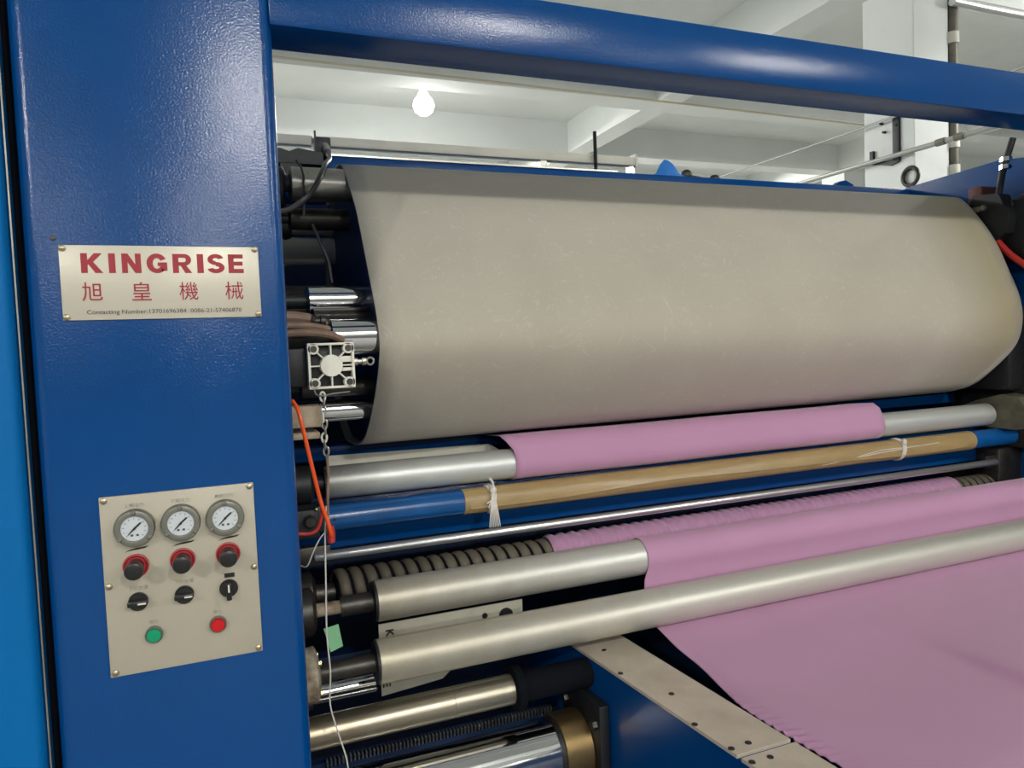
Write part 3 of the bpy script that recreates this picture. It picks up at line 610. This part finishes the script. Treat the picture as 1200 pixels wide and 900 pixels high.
for j, (pts, r) in enumerate((([(.104, .15, 1.636), (.14, .14, 1.637), (.18, .135, 1.632), (.205, .15, 1.622)], .0075), ([(.104, .14, 1.650), (.15, .14, 1.648), (.185, .16, 1.642)], .006), ([(.104, .17, 1.665), (.13, .17, 1.664), (.155, .175, 1.66)], .011))):
    part('hose', MB().tube(spline(pts), r, 10), BROWNCLOTH, t)
part('clip', MB().lathe((0, .175, 1.657), [(.155, .011), (.160, .013), (.164, .008), (.172, .008), (.174, .011), (.182, .010)], 'X', 14), DARKSTEEL, t)
t = thing('guide_block', 'dirty cream block behind the orange hose', 'block', (.145, .15, 1.44))
part('block', MB().box(.103, .165, .14, .19, 1.474, 1.512, .004), WOOD, t)
part('ledge', MB().box(.103, .158, .135, .19, 1.455, 1.466, .002), WOOD, t); part('backing', MB().box(.103, .15, .155, .19, 1.46, 1.48), BLACK, t)
ch = thing('hanging_chain', 'small steel chain hanging below the air cylinder', 'chain', (.163, .105, 1.43))
for k in range(9):
    z = 1.528 - .0115*k; x = .1615+.0014*math.sin(k*1.7)
    pts = [((x + .0042*math.cos(a) if k % 2 == 0 else x), (.105 if k % 2 == 0 else .105 + .0042*math.cos(a)), z + .0078*math.sin(a)) for a in [2*PI*j/16 for j in range(16)]]
    part('link', MB().tube(pts, .0018, 6, closed=True), STEEL if k % 3 else WHITEPL, ch)
part('wire_hook', MB().tube(spline([(.148, .11, 1.545), (.152, .105, 1.532), (.163, .10, 1.530), (.178, .105, 1.532), (.208, .11, 1.5335)]), .0014, 6), STEEL, ch)
part('cord', MB().tube(spline([(.163, .105, 1.43), (.164, .104, 1.40), (.161, .10, 1.37), (.159, .10, 1.33), (.156, .10, 1.30)]), .0024, 6), BROWNCLOTH, ch)
solo('string', MB().tube(spline([(.1575, .10, 1.345), (.153, .10, 1.30), (.150, .10, 1.22), (.147, .10, 1.13), (.150, .105, 1.06), (.148, .115, 1.0), (.158, .115, .95), (.170, .115, .90), (.174, .12, .86)]), .0014, 6), TWINE, 'thin white string hanging down past the bearing housings', 'string', (.15, .1, 1.1))
solo('string', MB().tube(spline([(.152, .099, 1.30), (.143, .099, 1.29), (.132, .10, 1.27), (.122, .11, 1.245), (.112, .14, 1.24)]), .0011, 6), TWINE, 'short white string curving back to the blue column', 'string', (.13, .1, 1.25))
t = thing('air_hose', 'bright orange air hose looped beside the column', 'hose', (.13, .08, 1.30))
part('hose', MB().tube(spline([(.112, .10, 1.525), (.119, .085, 1.508), (.126, .08, 1.469), (.136, .08, 1.412), (.146, .08, 1.358), (.157, .081, 1.318), (.1605, .085, 1.300), (.160, .10, 1.292)]), .0034, 10), ORANGE, t)
part('hose', MB().tube(spline([(.149, .088, 1.352), (.147, .086, 1.331), (.140, .086, 1.312), (.128, .087, 1.305), (.108, .09, 1.306)]), .0030, 10), REDHOSE, t)
part('connector', MB().lathe((.162, .094, 0), [(1.284, .006), (1.300, .007), (1.312, .005)], 'Z', 12), REDHOSE, t)
t = thing('valve_block', 'black air valve block behind the orange hose', 'valve', (.14, .33, 1.25))
part('body', MB().box(.103, .168, .30, .36, 1.243, 1.30, .005), BLACK, t); part('cap', MB().lathe((.15, 0, 1.278), [(.30, .012), (.288, .012), (.285, .009)], 'Y', 16), DARKSTEEL, t)
part('screw', MB().sphere((.163, .298, 1.300), .004), BRASS, t)

# ------------------------------------------------------------------ things on top of the drum
t = thing('light_bar', 'pale slim bar lying along the top of the rear beam', 'bar', (.12, .88, 2.11))
part('bar', MB().box(.10, 1.255, .865, .895, 2.150, 2.176, .003), PALESHEET, t)
part('end_cap', MB().box(1.254, 1.262, .863, .897, 2.146, 2.186), PALESHEET, t)
for x in (.14, .93, 1.235): part('foot', MB().box(x, x+.02, .87, .89, 2.109, 2.152), STEEL, t)
t = thing('threaded_rod', 'upright black threaded rod standing on the rear beam', 'threaded rod', (1.122, .85, 2.11))
part('rod', MB().lathe((1.105, .85, 0), [(2.109 + .003*k, .0062 if k % 2 else .0050) for k in range(45)], 'Z', 10), BLACK, t)
part('nut', MB().lathe((1.105, .85, 0), [(2.109, .011), (2.118, .011)], 'Z', 6), STEEL, t)
sb = thing('sensor_box', 'black sensor box with cable above the end of the drum', 'sensor', (.277, .75, 2.07))
part('housing', MB().box(.259, .297, .745, .785, 2.092, 2.140, .003), BLACK, sb); part('side_plate', MB().box(.255, .260, .735, .79, 2.066, 2.152, .001), BLACK, sb)
part('cable_gland', MB().tube([(.282, .746, 2.118), (.283, .732, 2.110), (.284, .722, 2.098)], .009, 12), GREYPIPE, sb)
part('stand', MB().box(.262, .275, .75, .81, 2.03, 2.10), BLACK, sb)
part('cable', MB().tube(spline([(.284, .722, 2.100), (.272, .62, 2.055), (.244, .50, 2.011), (.2275, .448, 1.978), (.206, .435, 1.940), (.178, .43, 1.912), (.148, .41, 1.892), (.11, .40, 1.885)]), .0058, 8), WIRE, sb)
part('cable', MB().tube(spline([(.275, .74, 2.06), (.272, .70, 2.00), (.268, .66, 1.955), (.264, .6, 1.94)]), .003, 8), WIRE, sb)
t = thing('roller_clamp', 'dark clamp plate at the upper shaft of the drum', 'clamp', (.16, .6, 2.0))
part('plate', MB().prism([(.10, 2.035), (.255, 2.035), (.255, 2.062), (.20, 2.070), (.18, 2.062), (.16, 2.068), (.10, 2.062)], .60, .64, 'Y'), BLACK, t)
part('jaw', MB().prism([(.16, 2.036), (.205, 2.036), (.19, 2.005), (.172, 2.005)], .60, .64, 'Y'), BLACK, t)
part('flange', MB().lathe((0, .52, 1.955), [(.10, .050), (.150, .050), (.156, .044)], 'X', 32), BLACK, t)
part('roller_wheel', MB().lathe((0, .58, 1.892), [(.125, .026), (.160, .034), (.172, .030)], 'X', 28), BLACK, t)
part('blue_cap', MB().lathe((0, .52, 1.985), [(.10, .020), (.140, .022), (.147, .012)], 'X', 20), BLUEPIPE, t)
part('thin_wire', MB().tube(spline([(.178, .45, 2.005), (.190, .45, 1.98), (.190, .45, 1.93), (.187, .45, 1.89)]), .0025, 6), WIRE, t)
solo('drop_cable', MB().tube(spline([(.21, .50, 1.880), (.222, .48, 1.84), (.235, .47, 1.80), (.240, .46, 1.75)]), .0035, 6), WIRE, 'thin dark cable hanging in front of the drum end', 'cable', (.21, .5, 1.8))

# blue cloth and odds on the beam
mb = MB(); prof = [(1.30, 2.112), (1.33, 2.125), (1.345, 2.150), (1.362, 2.165), (1.375, 2.150), (1.385, 2.130), (1.41, 2.120), (1.45, 2.111)]
mb.rings([[Vector((x + .010*math.sin(9*u), .815+.07*u, 2.108 + (z-2.108)*(1-abs(2*u-1)**2)*1.1)) for x, z in prof] for u in [k/8 for k in range(9)]], closed_ring=False)
o = solo('blue_rag', mb, BLUECLOTH, 'crumpled bright blue rag lying on the rear beam', 'rag', (1.36, .85, 2.11)); md = o.modifiers.new('thickness', 'SOLIDIFY'); md.thickness = .003
t = thing('hand_tool', 'dark hand tool with a long handle lying on the rear beam', 'tool', (1.46, .85, 2.11))
part('head', MB().sphere((1.435, .85, 2.126), .02, (1.0, .8, .9), 12), DARKSTEEL, t); part('handle', MB().tube([(1.435, .85, 2.122), (1.50, .85, 2.116), (1.54, .85, 2.116)], .0065, 8), BLACK, t)
part('knob', MB().sphere((1.545, .85, 2.120), .016, (1.2, .9, .8), 12), DARKSTEEL, t)
solo('lifting_lug', MB().prism([(2.03, 2.108), (2.13, 2.108), (2.125, 2.122), (2.09, 2.136), (2.06, 2.130)], .83, .85, 'Y'), BLUE, 'small blue wedge lug welded on the rear beam', 'lug', (2.08, .84, 2.11))

# ------------------------------------------------------------------ right end of the machine
t = thing('adjusting_bolt', 'black adjusting screw with bright nuts at the far frame', 'adjusting screw', (2.25, .385, 1.98))
part('screw_rod', MB().tube([(2.262, .36, 2.165), (2.245, .38, 2.07), (2.235, .395, 1.96), (2.23, .41, 1.85)], .0095, 12), BLACK, t)
for z, dx in ((2.105, .2505), (2.082, .2475)): part('nut', MB().lathe((2+dx, .373, 0), [(z-.006, .016), (z+.006, .016)], 'Z', 6), CHROME, t)
part('clamp', MB().prism([(.34, 1.93), (.37, 2.0), (.45, 2.01), (.47, 1.95), (.42, 1.90), (.38, 1.86), (.35, 1.88)], 2.21, 2.26, 'X'), BLACK, t)
part('crank_arm', MB().tube([(2.24, .39, 1.95), (2.29, .33, 1.985), (2.35, .30, 1.99)], .018, 10), DARKSTEEL, t)
part('pinch_bolt', MB().lathe((0, .415, 1.965), [(2.203, .009), (2.215, .012)], 'X', 6), STEEL, t)
part('bracket_plate', MB().box(2.25, 2.37, .25, .42, 1.80, 1.98, .006), BLACK, t)
part('red_block', MB().box(2.215, 2.30, .425, .47, 1.975, 2.035, .004), mat('brown red primer', (0.16, 0.05, 0.035), 0.6), t)
part('grey_bar', MB().box(2.206, 2.37, .425, .46, 1.955, 1.972), STEEL, t)
solo('air_hose', MB().tube(spline([(2.225, .385, 1.86), (2.225, .35, 1.82), (2.225, .31, 1.785), (2.22, .26, 1.755), (2.26, .20, 1.75)]), .010, 10), REDHOSE, 'red air hose at the right-hand end of the drum', 'hose', (2.2, .38, 1.82))
t = thing('drive_cover', 'black drive housing at the right-hand end below the drum', 'housing', (2.33, .5, 1.2))
part('cover', MB().box(2.24, 2.365, .36, .62, 1.40, 1.66, .02), BLACK, t); part('blue_hub', MB().lathe((0, .75, 1.335), [(1.95, .03), (2.02, .045), (2.12, .045), (2.36, .03)], 'X', 24), BLUEPIPE, t)
part('lower_cover', MB().box(2.25, 2.365, .40, .60, 1.0, 1.22, .01), DARKSTEEL, t)
